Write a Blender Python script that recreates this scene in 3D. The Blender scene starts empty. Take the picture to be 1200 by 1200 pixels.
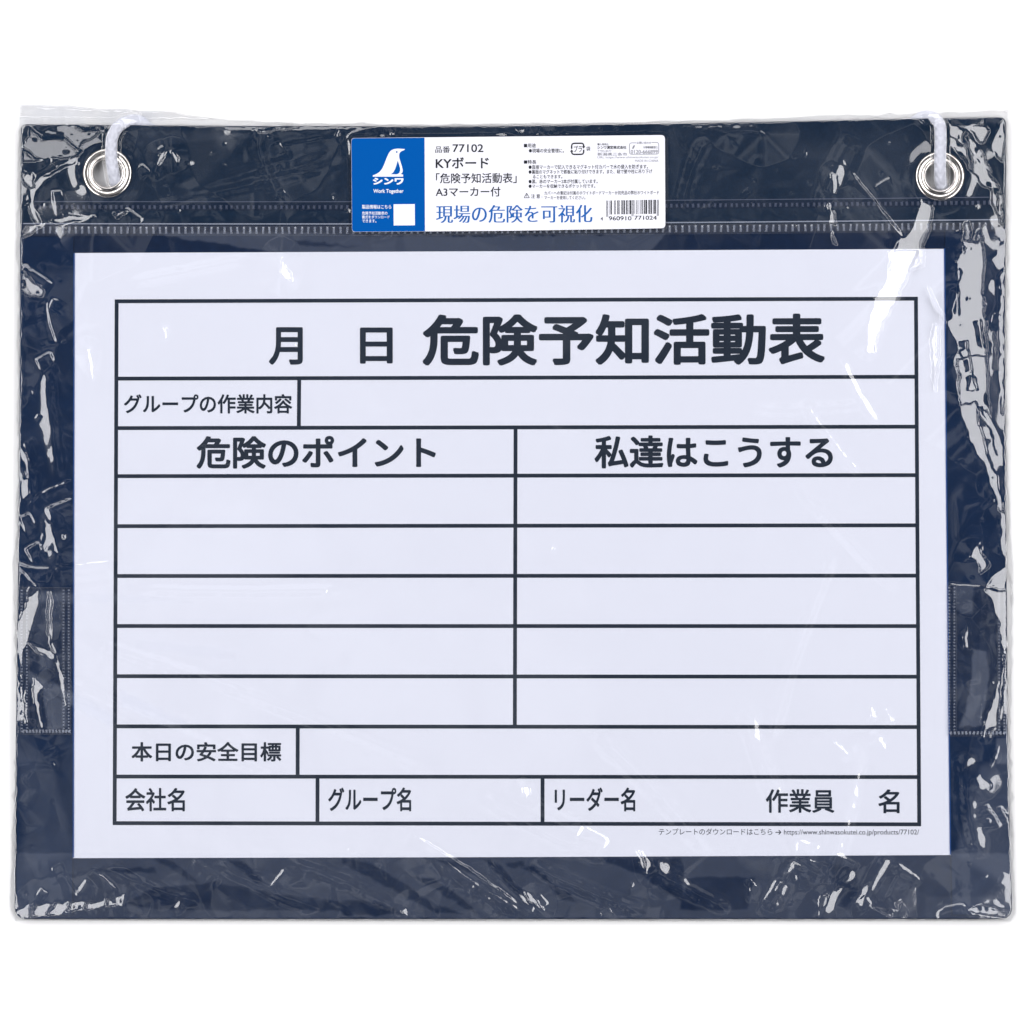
import bpy, math, random
import numpy as np
from mathutils import Vector, Matrix
from mathutils.geometry import delaunay_2d_cdt

C = bpy.context.scene.collection
SC = bpy.context.scene
MM = 0.001
PX = 0.00041                       # metres covered by one photo pixel at the board

# ------------------------------------------------------------------ camera
DIST = 2.4
TILT = math.radians(3.6)
HALF = 600 * PX
cam_d = bpy.data.cameras.new('camera')
cam_d.sensor_width = 36
cam_d.lens = 36 * DIST / (2 * HALF)
cam_d.clip_start = 0.05
cam_d.clip_end = 50
cam = bpy.data.objects.new('camera', cam_d)
C.objects.link(cam)
cam.location = (0, -DIST * math.sin(TILT), DIST * math.cos(TILT))
cam.rotation_euler = (TILT, 0, 0)
SC.camera = cam
CAM = np.array(cam.location)
AX = np.array((1., 0, 0))
AY = np.array((0, math.cos(TILT), math.sin(TILT)))
AZ = np.array((0, math.sin(TILT), -math.cos(TILT)))

# ------------------------------------------------------------------ world, lamps, exposure
W = bpy.data.worlds.new('World')
SC.world = W
W.use_nodes = True
W.node_tree.nodes['Background'].inputs[0].default_value = (0.93, 0.95, 1.0, 1)
_b = W.node_tree.nodes['Background']          # dim studio room: noise patches of brightness added for the film to mirror
_tc = W.node_tree.nodes.new('ShaderNodeTexCoord')
_n = W.node_tree.nodes.new('ShaderNodeTexNoise'); _n.inputs['Scale'].default_value = 5.5; _n.inputs['Detail'].default_value = 3
_r = W.node_tree.nodes.new('ShaderNodeMapRange'); _r.interpolation_type = 'SMOOTHSTEP'
_r.inputs[1].default_value = 0.46; _r.inputs[2].default_value = 0.66; _r.inputs[3].default_value = 0.008; _r.inputs[4].default_value = 0.42
W.node_tree.links.new(_tc.outputs['Generated'], _n.inputs['Vector'])
W.node_tree.links.new(_n.outputs['Fac'], _r.inputs[0]); W.node_tree.links.new(_r.outputs[0], _b.inputs[1])
LX, LZ, LW, LL = 1.12, 1.26, 0.72, 2.30
RADIANCE = 5.05
def softbox(name, x, y=0.0, dim=1.0, ln=LL):
    d = bpy.data.lights.new(name, 'AREA')
    d.shape = 'RECTANGLE'; d.size = ln; d.size_y = LW
    d.energy = dim * RADIANCE * math.pi * LW * ln
    d.color = (1.0, 0.99, 1.0)
    o = bpy.data.objects.new(name, d)
    C.objects.link(o)
    o.location = (x, y, LZ)
    o.rotation_euler = (Vector((0, 0, 0)) - o.location).to_track_quat('-Z', 'Y').to_euler()
softbox('softbox', LX)
softbox('softbox.001', -LX)
softbox('softbox.002', 0.0, 1.36, 0.60, 2.0)
SC.view_settings.view_transform = 'Standard'
SC.view_settings.look = 'None'
SC.view_settings.exposure = 0.0
SC.view_settings.gamma = 1.0
SC.view_settings.use_curve_mapping = False
SC.render.engine = 'CYCLES'
SC.cycles.transparent_max_bounces = 32
SC.cycles.max_bounces = 10
SC.cycles.caustics_reflective = False
SC.cycles.caustics_refractive = False
SC.cycles.sample_clamp_indirect = 4
SC.cycles.use_denoising = True
SC.cycles.denoiser = 'OPENIMAGEDENOISE'
SC.cycles.denoising_input_passes = 'RGB_ALBEDO_NORMAL'
SC.cycles.denoising_prefilter = 'ACCURATE'

# ------------------------------------------------------------------ helpers
def P(px, py, z_mm):
    """Point on the line through photo pixel (px, py), z_mm above the table."""
    px = np.asarray(px, float); py = np.asarray(py, float); z = np.asarray(z_mm, float) * MM
    u = (px - 600) * PX; v = (600 - py) * PX
    d = u[..., None] * AX + v[..., None] * AY + DIST * AZ
    t = (z - CAM[2]) / d[..., 2]
    return CAM + d * t[..., None]

def tag(o, label=None, cat=None, group=None, kind=None):
    for k, v in (('label', label), ('category', cat), ('group', group), ('kind', kind)):
        if v: o[k] = v
    return o

def empty(name, loc, label, cat):
    o = bpy.data.objects.new(name, None)
    C.objects.link(o); o.location = loc; o.empty_display_size = 0.02
    return tag(o, label, cat)

def world_of(o):
    m = Matrix.Translation(o.location)
    return world_of(o.parent) @ o.matrix_parent_inverse @ m if o.parent else m

def link(name, me, mat, parent=None, smooth=False):
    o = bpy.data.objects.new(name, me)
    C.objects.link(o)
    if mat: me.materials.append(mat)
    if parent:
        o.parent = parent
        o.matrix_parent_inverse = world_of(parent).inverted()
    if smooth:
        me.polygons.foreach_set('use_smooth', [True] * len(me.polygons))
    return o

class MB:
    def __init__(s): s.v = []; s.f = []; s.m = []; s.mi = 0
    def add(s, vs, fs):
        b = len(s.v); s.v += [tuple(v) for v in vs]; s.f += [tuple(b + i for i in f) for f in fs]; s.m += [s.mi] * len(fs)
    def flat(s, pts, z):
        pts = np.array(pts, float)
        s.add(P(pts[:, 0], pts[:, 1], np.full(len(pts), z)), [tuple(range(len(pts) - 1, -1, -1))])
    def box(s, pts, z0, z1):
        """px quad (clockwise in the photo) between two heights"""
        pts = np.array(pts, float); n = len(pts)
        s.add(np.vstack([P(pts[:, 0], pts[:, 1], np.full(n, z0)), P(pts[:, 0], pts[:, 1], np.full(n, z1))]),
              [tuple(range(n))] + [tuple(range(2 * n - 1, n - 1, -1))] + [(i, i + n, (i + 1) % n + n, (i + 1) % n) for i in range(n)])
    def build(s, name, mat, parent=None, smooth=False):
        me = bpy.data.meshes.new(name); me.from_pydata(s.v, [], s.f); me.update()
        o = link(name, me, mat[0] if isinstance(mat, (list, tuple)) else mat, parent, smooth)
        if isinstance(mat, (list, tuple)):
            for q in mat[1:]: me.materials.append(q)
            me.polygons.foreach_set('material_index', s.m)
        return o

def eval_mesh(o):
    bpy.context.view_layer.update()
    dg = bpy.context.evaluated_depsgraph_get()
    me = bpy.data.meshes.new_from_object(o.evaluated_get(dg))
    d = o.data
    bpy.data.objects.remove(o); bpy.data.curves.remove(d)
    me.materials.clear()
    return me

def plate(name, outline, z0, z1, mat, parent, holes=(), bevel=0.0):
    """a flat sheet with real thickness, outline and holes in photo pixels"""
    cu = bpy.data.curves.new(name, 'CURVE'); cu.dimensions = '2D'; cu.fill_mode = 'BOTH'
    th = (z1 - z0) * MM
    cu.extrude = max(th / 2 - bevel * MM, 0.00001); cu.bevel_depth = bevel * MM; cu.bevel_resolution = 2; cu.offset = -bevel * MM
    for pts in [outline] + list(holes):
        pts = np.array(pts, float)
        w = P(pts[:, 0], pts[:, 1], np.full(len(pts), z1))
        sp = cu.splines.new('POLY'); sp.points.add(len(pts) - 1); sp.use_cyclic_u = True
        for p, c in zip(sp.points, w): p.co = (c[0], c[1], 0, 1)
    o = bpy.data.objects.new(name, cu); C.objects.link(o)
    me = eval_mesh(o)
    me.transform(Matrix.Translation((0, 0, (z0 + z1) / 2 * MM)))
    return link(name, me, mat, parent)

def rounded(corners, r, seg=6, closed_edges=None):
    """round the corners of a px polygon; r is a number or a list"""
    out = []; n = len(corners)
    for i in range(n):
        rr = r[i] if isinstance(r, (list, tuple)) else r
        p = np.array(corners[i], float)
        if rr <= 0: out.append(tuple(p)); continue
        a = np.array(corners[i - 1], float) - p; b = np.array(corners[(i + 1) % n], float) - p
        a /= np.linalg.norm(a); b /= np.linalg.norm(b)
        for k in range(seg + 1):
            t = k / seg
            out.append(tuple(p + a * rr * (1 - t) ** 2 + b * rr * t ** 2))
    return out

def circle(cx, cy, r, n=40):
    return [(cx + r * math.cos(2 * math.pi * k / n), cy + r * math.sin(2 * math.pi * k / n)) for k in range(n)]

def glyphs(body, bold=0.0, res=4, squash=None):
    cu = bpy.data.curves.new('glyphs', 'FONT'); cu.body = body; cu.offset = bold; cu.resolution_u = res
    o = bpy.data.objects.new('glyphs', cu); C.objects.link(o)
    return eval_mesh(o)

def text(body, x0, y0, x1, y1, z, mat, parent, name='printed_text', bold=0.012, dy=0.0, res=4, serif=False):
    """printed lettering whose ink fills the pixel box; dy lifts the right end"""
    def run(m):
        n = len(m.vertices); c = np.empty(n * 3); m.vertices.foreach_get('co', c); return c.reshape(-1, 3)
    me = glyphs(body, -0.010 if serif else 0.0, res)
    v = run(me)
    faces = [tuple(p.vertices) for p in me.polygons]
    zz = np.full(len(v), float(z))
    # heavier strokes: the same glyphs a hair apart, each copy a hair higher
    if serif: offs = [(-0.026, 0), (-0.009, 0), (0.009, 0), (0.026, 0)]
    elif bold > 0: offs = [(bold * a_, bold * b_) for a_, b_ in ((-.8, -.8), (.8, -.8), (.8, .8), (-.8, .8)) + (((1, 0), (-1, 0), (0, 1), (0, -1)) if bold > .016 else ())]
    else: offs = None
    if offs:
        allv, allf, allz = [], [], []
        for k, (sh, sv) in enumerate(offs):
            q = v.copy(); q[:, 0] += sh; q[:, 1] += sv; allf += [tuple(i + k * len(v) for i in f) for f in faces]
            allv.append(q); allz.append(np.full(len(v), z + 0.010 * k))
        v = np.vstack(allv); faces = allf; zz = np.concatenate(allz)
    lo = v.min(0); hi = v.max(0)
    u = (v[:, 0] - lo[0]) / (hi[0] - lo[0]); w = (hi[1] - v[:, 1]) / (hi[1] - lo[1])
    X = x0 + u * (x1 - x0); Y = y0 + w * (y1 - y0) + dy * u
    bpy.data.meshes.remove(me)
    me = bpy.data.meshes.new(name); me.from_pydata([tuple(p) for p in P(X, Y, zz)], [], faces); me.update()
    return link(name, me, mat, parent)

# ------------------------------------------------------------------ materials
def mat(name, col, rough=0.5, metal=0.0, spec=0.5, bump=None, mottle=None, coat=0.0):
    m = bpy.data.materials.new(name); m.use_nodes = True
    nt = m.node_tree; b = nt.nodes['Principled BSDF']
    b.inputs['Base Color'].default_value = (*col, 1); b.inputs['Roughness'].default_value = rough
    b.inputs['Metallic'].default_value = metal; b.inputs['Specular IOR Level'].default_value = spec
    b.inputs['Coat Weight'].default_value = coat
    tc = nt.nodes.new('ShaderNodeTexCoord')
    if mottle:
        sc, amt = mottle
        n = nt.nodes.new('ShaderNodeTexNoise'); n.inputs['Scale'].default_value = sc; n.inputs['Detail'].default_value = 5
        nt.links.new(tc.outputs['Object'], n.inputs['Vector'])
        mx = nt.nodes.new('ShaderNodeMix'); mx.data_type = 'RGBA'
        mx.inputs[6].default_value = (*[c * (1 - amt) for c in col], 1); mx.inputs[7].default_value = (*[c * (1 + amt) for c in col], 1)
        nt.links.new(n.outputs['Fac'], mx.inputs[0]); nt.links.new(mx.outputs[2], b.inputs['Base Color'])
    if bump:
        sc, st, dist = bump
        n = nt.nodes.new('ShaderNodeTexNoise'); n.inputs['Scale'].default_value = sc; n.inputs['Detail'].default_value = 4
        nt.links.new(tc.outputs['Object'], n.inputs['Vector'])
        bp = nt.nodes.new('ShaderNodeBump'); bp.inputs['Strength'].default_value = st; bp.inputs['Distance'].default_value = dist
        nt.links.new(n.outputs['Fac'], bp.inputs['Height']); nt.links.new(bp.outputs['Normal'], b.inputs['Normal'])
    return m

def film(name, tint, refl, rough, haze_sheen, attr=None):
    """thin clear plastic: lets light straight through, mirrors a little, scatters a trace"""
    m = bpy.data.materials.new(name); m.use_nodes = True
    nt = m.node_tree; nt.nodes.clear()
    N = nt.nodes.new; L = nt.links.new
    out = N('ShaderNodeOutputMaterial'); tr = N('ShaderNodeBsdfTransparent'); tr.inputs[0].default_value = (*tint, 1)
    gl = N('ShaderNodeBsdfGlossy'); gl.inputs['Roughness'].default_value = rough; gl.inputs['Color'].default_value = (1, 1, 1, 1)
    lw = N('ShaderNodeLayerWeight'); lw.inputs['Blend'].default_value = 0.5
    pw = N('ShaderNodeMath'); pw.operation = 'POWER'; pw.inputs[1].default_value = 4.0
    L(lw.outputs['Facing'], pw.inputs[0])
    ma = N('ShaderNodeMath'); ma.operation = 'MULTIPLY_ADD'; ma.inputs[1].default_value = 0.8; ma.inputs[2].default_value = refl
    ma.use_clamp = True
    L(pw.outputs[0], ma.inputs[0])
    g2 = N('ShaderNodeBsdfGlossy'); g2.inputs['Roughness'].default_value = 0.22; g2.inputs['Color'].default_value = (1, 1, 1, 1)
    mg = N('ShaderNodeMixShader'); mg.inputs[0].default_value = 0.15 if attr else 0.0; L(gl.outputs[0], mg.inputs[1]); L(g2.outputs[0], mg.inputs[2])
    m1 = N('ShaderNodeMixShader'); L(ma.outputs[0], m1.inputs[0]); L(tr.outputs[0], m1.inputs[1]); L(mg.outputs[0], m1.inputs[2])
    df = N('ShaderNodeBsdfDiffuse'); df.inputs[0].default_value = (0.68, 0.75, 0.92, 1)
    m2 = N('ShaderNodeMixShader'); L(m1.outputs[0], m2.inputs[1]); L(df.outputs[0], m2.inputs[2])
    if attr:
        at = N('ShaderNodeAttribute'); at.attribute_name = attr
        L(at.outputs['Fac'], m2.inputs[0])
    else:
        m2.inputs[0].default_value = haze_sheen
    L(m2.outputs[0], out.inputs['Surface'])
    return m

M = {}
M['white'] = mat('white_backdrop', (0.93, 0.93, 0.93), 0.9, spec=0.0)
M['panel'] = mat('navy_panel', (0.004, 0.015, 0.047), 0.6, spec=0.03, mottle=(260, 0.25))
M['flap'] = mat('navy_leatherette', (0.005, 0.0165, 0.040), 0.65, spec=0.04, bump=(1500, 0.5, 0.0002), mottle=(700, 0.35))
M['strip'] = mat('navy_vinyl', (0.003, 0.017, 0.056), 0.5, spec=0.04, mottle=(120, 0.2))
M['paper'] = mat('form_paper', (0.845, 0.866, 0.965), 0.85, spec=0.1, mottle=(35, 0.012))
M['ink'] = mat('form_ink', (0.018, 0.027, 0.044), 0.7, spec=0.05)
M['metal'] = mat('nickel', (0.80, 0.76, 0.72), 0.16, metal=1.0)
M['cord'] = mat('white_cord', (0.70, 0.715, 0.80), 0.85, spec=0.1, mottle=(1500, 0.12))
M['cover'] = film('clear_vinyl', (0.975, 0.977, 0.985), 0.030, 0.10, 0.0025)
M['pocket'] = film('pocket_vinyl', (0.96, 0.965, 0.98), 0.06, 0.07, 0.008)
M['weld'] = film('weld_mark', (0.90, 0.92, 0.95), 0.07, 0.15, 0.022)
M['tooth'] = film('weld_tooth', (0.85, 0.87, 0.92), 0.12, 0.25, 0.23)
M['bag'] = film('bag_film', (0.975, 0.975, 0.978), 0.104, 0.055, 0.0, attr='haze_sheen')
M['sticker'] = mat('sticker_white', (0.74, 0.745, 0.81), 0.6, spec=0.2)
M['blue'] = mat('sticker_blue', (0.0, 0.078, 0.33), 0.6, spec=0.03)
M['black'] = mat('sticker_black', (0.012, 0.014, 0.02), 0.6, spec=0.2)
M['grey'] = mat('sticker_grey', (0.22, 0.22, 0.25), 0.6, spec=0.2)
M['logo'] = mat('sticker_logo_white', (0.76, 0.78, 0.85), 0.6, spec=0.2)
M['printblue'] = mat('sticker_print_blue', (0.004, 0.10, 0.36), 0.6, spec=0.2)

# ------------------------------------------------------------------ setting: the white table
mb = MB(); mb.add([(-1.6, -1.6, 0), (1.6, -1.6, 0), (1.6, 1.6, 0), (-1.6, 1.6, 0)], [(0, 1, 2, 3)])
tag(mb.build('tabletop', M['white']), kind='structure')

# heights above the table, in millimetres
Z_BACK, Z_P0, Z_P1, Z_FLAP, Z_PAPER, Z_INK, Z_STRIP, Z_COVER, Z_BAG = 0.3, 1.2, 3.0, 3.7, 3.3, 3.38, 3.7, 3.9, 4.7

# ------------------------------------------------------------------ notice board
GR = [(125.6, 202.7), (1101.6, 206.2)]
board = empty('notice_board', (0, 0, Z_P0 * MM), 'navy vinyl notice board with two metal eyelets inside the clear bag', 'notice board')
top_edge = [(24.5, 145.5), (250, 147.3), (480, 148.2), (590, 147.6), (780, 145), (900, 142.6), (1040, 139.6), (1179, 137)]
right_edge = [(1178.5, 300), (1178, 460), (1179, 590), (1181, 860), (1184, 1000)]
out_b = rounded(top_edge + right_edge + [(1186.5, 1077), (17, 1077), (18.5, 860), (22, 600), (23.6, 440)],
                [8] + [0] * 6 + [9] + [0] * 5 + [15, 15, 0, 0, 0])
holes = [circle(x, y, 17.5) for x, y in GR]
plate('back_panel', out_b, Z_P0, Z_P1, M['panel'], board, holes, bevel=0.5)
out_f = rounded(top_edge + [(1178.6, 263.5), (23.8, 262)], [8] + [0] * 6 + [9, 0, 0])
plate('top_flap', out_f, Z_P1, Z_FLAP, M['flap'], board, holes, bevel=0.25)
# navy magnetic border strips either side of the window
plate('border_strip', [(23.5, 277.5), (86, 277.5), (85.4, 640), (85, 1006), (84.7, 1072), (20, 1072), (19.4, 860), (22.6, 600)], Z_P1, Z_STRIP, M['strip'], board, bevel=0.15)
plate('border_strip', [(1107.5, 268.5), (1177.5, 268), (1177, 460), (1178, 600), (1180, 860), (1184, 1072), (1116, 1072), (1114.6, 1002), (1110, 600)], Z_P1, Z_STRIP, M['strip'], board, bevel=0.15)
bead = mat('blue_edge', (0.012, 0.07, 0.26), 0.4, spec=0.2)
for st, pts in ((bpy.data.objects['border_strip'], [(86.9, 296.5), (86.2, 640), (85.9, 1005)]), (bpy.data.objects['border_strip.001'], [(1106.9, 291), (1109.6, 600), (1113.8, 1001.5)])):
    mb = MB()
    for a, b in zip(pts[:-1], pts[1:]): mb.box([(a[0] - .7, a[1]), (a[0] + .7, a[1]), (b[0] + .7, b[1]), (b[0] - .7, b[1])], Z_STRIP - 0.3, Z_STRIP - 0.02)
    mb.build('edge_bead', bead, st)
# clear cover over the window, hinged under the flap
mb = MB()
nx, ny = 24, 18
vs = []
for j in range(ny + 1):
    for i in range(nx + 1):
        u, v = i / nx, j / ny
        x = (26 * (1 - v) + 82 * min(1, 4 * v) * 0 + 22 * v) * (1 - u) + (1177 * (1 - v) + 1183 * v) * u
        y = (263.5 * (1 - v) + 1074 * v) * (1 - u) + (261.0 * (1 - v) + 1074 * v) * u
        vs.append(P(x, y, Z_COVER + 0.12 * math.sin(u * 9 + v * 4) * math.sin(v * 7 + u * 3)))
mb.add(vs, [(j * (nx + 1) + i, (j + 1) * (nx + 1) + i, (j + 1) * (nx + 1) + i + 1, j * (nx + 1) + i + 1) for j in range(ny) for i in range(nx)])
cover = mb.build('clear_cover', M['cover'], board, True)

rng = random.Random(5)
def tooth(mb, x, y, w, h, z, zh, ang=0.0):
    """one little pressed bump of a weld seam (a low pyramid with a flat top)"""
    c, s = math.cos(ang), math.sin(ang)
    def q(k, zz):
        return [P(x + (c * a * w - s * b * h) * k, y + (s * a * w + c * b * h) * k, zz) for a, b in ((-.5, -.5), (.5, -.5), (.5, .5), (-.5, .5))]
    mb.add(q(1, z) + q(0.45, z + zh), [(7, 6, 5, 4), (0, 4, 5, 1), (1, 5, 6, 2), (2, 6, 7, 3), (3, 7, 4, 0)])
def lerp(a, b, t): return a + (b - a) * t
# upper seam, pressed into the flap: a darker groove band with bumps
mb = MB()
n = 176
for k in range(n):
    x = lerp(40, 1166, k / (n - 1)) ; y = lerp(242.6, 237.5, k / (n - 1)) + (2.2 * math.sin(k / (n - 1) * math.pi))
    tooth(mb, x + rng.uniform(-.4, .4), y, 3.0, 4.6, Z_FLAP + 0.045, rng.uniform(0.35, 0.7), rng.uniform(-.15, .15))
for (dy, w, mb.mi) in ((-7.0, 1.1, 0), (-4.6, 8.4, 1)):
    for k in range(40):
        a, b = k / 40, (k + 1) / 40
        def yy(t): return lerp(242.6, 237.5, t) + 2.2 * math.sin(t * math.pi) + dy
        mb.box([(lerp(40, 1166, a), yy(a)), (lerp(40, 1166, b), yy(b)), (lerp(40, 1166, b), yy(b) + w), (lerp(40, 1166, a), yy(a) + w)], Z_FLAP + 0.01, Z_FLAP + (0.3 if mb.mi == 0 else 0.035))
M['seamnavy'] = mat('seam_navy', (0.055, 0.072, 0.125), 0.35, spec=0.5)
M['groove'] = mat('seam_groove', (0.003, 0.012, 0.034), 0.6, spec=0.05)
sm = mb.build('weld_seam', [M['seamnavy'], M['groove']], board)
# lower seam, welding the clear cover down
mb = MB()
n = 150
for k in range(n):
    t = k / (n - 1)
    x = lerp(36, 1163, t); y = lerp(269.5, 264.8, t) + 2.2 * math.sin(t * math.pi)
    mb.mi = 1
    tooth(mb, x + rng.uniform(-.3, .3), y, 2.6, 8.0, Z_COVER + 0.15, rng.uniform(0.3, 0.65), rng.uniform(-.1, .1))
for (dy, w, mb.mi) in ((-8.2, 1.5, 1), (5.4, 1.0, 0), (-5.5, 10.5, 0)):
    for k in range(40):
        a, b = k / 40, (k + 1) / 40
        def yy(t): return lerp(269.5, 264.8, t) + 2.2 * math.sin(t * math.pi) + dy
        mb.box([(lerp(27, 1172, a), yy(a)), (lerp(27, 1172, b), yy(b)), (lerp(27, 1172, b), yy(b) + w), (lerp(27, 1172, a), yy(a) + w)], Z_COVER + 0.13, Z_COVER + (0.3 if w < 5 else 0.145))
mb.build('weld_seam', [M['weld'], M['tooth']], cover)

# eyelets
def grommet(cx, cy):
    prof = [(29.4, 3.75), (29.2, 4.2), (27.6, 4.75), (25.2, 4.95), (23.0, 4.55), (21.6, 4.35), (20.4, 4.7), (18.8, 5.0), (17.2, 4.8), (16.2, 4.0), (15.9, 2.6), (15.9, 1.3)]
    n = 64; vs = []; fs = []
    for r, z in prof:
        for k in range(n):
            a = 2 * math.pi * k / n
            vs.append(P(cx + r * math.cos(a), cy + r * math.sin(a), z))
    for i in range(len(prof) - 1):
        for k in range(n):
            k2 = (k + 1) % n
            fs.append((i * n + k, i * n + k2, (i + 1) * n + k2, (i + 1) * n + k))
    mb = MB(); mb.add(vs, fs)
    return mb.build('eyelet', M['metal'], board, True)
for g in GR: grommet(*g)

# clear side pockets
def pocket(x0, x1, y0, y1, prof, flip):
    nu, nv = 44, 80
    vs = []
    rr = np.random.RandomState(3 if flip else 8)
    for j in range(nv + 1):
        v = j / nv
        for i in range(nu + 1):
            u = i / nu
            s = math.sin(math.pi * u)
            z = Z_COVER + 0.25 + prof(u, v)
            top = y0 + (0 if flip else 0) - 3 * s * 0.3
            vs.append(P(x0 + (x1 - x0) * u + (-2.0 if not flip else 3.0) * v * (0 if 0 < u < 1 else 1) * 0, lerp(top, y1, v), z))
    mb = MB()
    mb.add(vs, [(j * (nu + 1) + i, (j + 1) * (nu + 1) + i, (j + 1) * (nu + 1) + i + 1, j * (nu + 1) + i + 1) for j in range(nv) for i in range(nu)])
    o = mb.build('marker_pocket', M['pocket'], board, True)
    wm = MB(); wm.mi = 1
    z = Z_COVER + 0.45
    for xa in ((x0 + 3, x1 - 6) if not flip else (x0 + 3, x1 - 5)):
        for col in (-3.0, 3.0):
            for k in range(46):
                y = lerp(y0 + 3, y1 - 3, k / 45)
                tooth(wm, xa + col, y + rng.uniform(-.3, .3), 2.3, 1.9, z, rng.uniform(0.25, 0.55))
        wm.mi = 0
        for off in (-5.2, 5.0):
            wm.box([(xa + off, y0), (xa + off + .9, y0), (xa + off + .9, y1), (xa + off, y1)], z - 0.03, z + 0.15)
        wm.mi = 1
    wm.mi = 1
    for k in range(15):
        tooth(wm, lerp(x0 + 2, x1 - 2, k / 14), y1 - 3, 2.6, 4.0, z, rng.uniform(0.25, 0.55), rng.uniform(-.4, .4))
    wm.mi = 0
    wm.box([(x0, y1), (x1, y1), (x1, y1 + 1), (x0, y1 + 1)], z - 0.03, z + 0.15)
    wm.box([(x0, y0 - 1), (x1, y0 - 1), (x1, y0 + .4), (x0, y0 + .4)], z - 0.03, z + 0.2)
    wm.build('weld_seam', [M['weld'], M['tooth']], o)
def prof_l(u, v):
    a = max(0, 1 - abs(u - 0.42 - 0.22 * v) / 0.30)
    return 0.38 * a * max(0, math.sin(math.pi * min(1, v * 1.02))) ** 0.6 + 0.12 * math.sin(math.pi * u)
def prof_r(u, v):
    a = max(0, 1 - abs(u - 0.55 + 0.1 * v) / 0.36)
    return 0.36 * a ** 1.4 * (0.3 + 0.7 * math.sin(math.pi * v)) + 0.12 * math.sin(math.pi * u)
pocket(25.5, 83.5, 689, 860, prof_l, False)
pocket(1112.5, 1179, 686, 862, prof_r, True)

# ------------------------------------------------------------------ the printed form
form = empty('form_sheet', (0, 0, Z_P1 * MM), 'white printed Japanese hazard form with a ruled black table', 'form')
plate('paper', [(86.5, 296.5), (600, 294.3), (1106.8, 291.6), (1110.6, 640), (1114.4, 1002), (600, 1004.4), (85.4, 1005.6), (85.8, 640)], Z_P1 + 0.08, Z_PAPER, M['paper'], form)
rows = [(353.1, 350.0), (443.7, 441.5), (501.7, 500.0), (558.0, 556.8), (616.6, 615.6), (675.0, 674.6), (733.6, 733.7), (792.4, 793.0), (851.2, 852.0), (910.0, 910.6), (964.6, 966.0)]
def xl(y): return lerp(136.7, 134.3, (y - 353) / 612)
def xr(y): return lerp(1073.4, 1077.2, (y - 350) / 616)
mb = MB(); hw = 2.25
segs = []
for a, b in rows:
    x0, x1 = xl(a), xr(b)
    mb.box([(x0 - hw, a - hw), (x1 + hw, b - hw), (x1 + hw, b + hw), (x0 - hw, a + hw)], Z_PAPER + 0.02, Z_INK)
def vline(xa, r0, xb, r1):
    def yat(r, x): a, b = rows[r]; return lerp(a, b, (x - 136) / 940)
    y0, y1 = yat(r0, xa) + hw + 0.02, yat(r1, xb) - hw - 0.02
    mb.box([(xa - hw, y0), (xa + hw, y0), (xb + hw, y1), (xb - hw, y1)], Z_PAPER + 0.02, Z_INK)
for r in range(len(rows) - 1):
    ya, yb = rows[r][0], rows[r + 1][0]
    vline(xl(ya), r, xl(yb), r + 1)
    ya, yb = rows[r][1], rows[r + 1][1]
    vline(xr(ya), r, xr(yb), r + 1)
vline(350.6, 1, 350.2, 2)
for r in range(2, 8): vline(604.2 - 0.15 * (r - 2), r, 604.05 - 0.15 * (r - 2), r + 1)
vline(348.9, 8, 348.8, 9)
vline(372.1, 9, 372.0, 10)
vline(635.8, 9, 635.8, 10)
mb.flat([(470 + 6 * math.cos(a), 912.2 - 4.2 * math.sin(a)) for a in np.linspace(0, math.pi, 12)][::-1], Z_INK + 0.04)
mb.build('ruled_table', M['ink'], form)
T = lambda b, x0, y0, x1, y1, **k: text(b, x0, y0, x1, y1, Z_INK, M['ink'], form, **k)
T('危険予知活動表', 495, 368.6, 967, 428.8, name='title_text', bold=0.027, dy=-1.4, res=8)
T('月', 315, 383.4, 354.8, 427.6, name='title_text', bold=0.024)
T('日', 421.8, 383.8, 460.2, 426.2, name='title_text', bold=0.024)
T('グループの作業内容', 145.2, 461.8, 342.4, 484.6, bold=0.021)
T('危険のポイント', 230.2, 510.8, 510.8, 549.4, name='heading_text', bold=0.026, res=6)
T('私達はこうする', 696.6, 510.2, 976, 549.0, name='heading_text', bold=0.026, res=6)
T('本日の安全目標', 154, 869.4, 329.6, 892.4, bold=0.021)
T('会社名', 146.8, 923.4, 216.6, 950.8, bold=0.018)
T('グループ名', 384.5, 922.8, 481.8, 950.8, bold=0.021)
T('リーダー名', 650, 922.8, 744.4, 950.8, bold=0.021)
T('作業員', 897.4, 924.8, 977.8, 952.6, bold=0.018)
T('名', 1029.2, 925, 1054.2, 953, bold=0.018)
T('テンプレートのダウンロードはこちら ➔ https://www.shinwasokutei.co.jp/products/77102/', 772, 970.8, 1077, 979.8, name='caption_text', bold=0.0)

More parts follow.
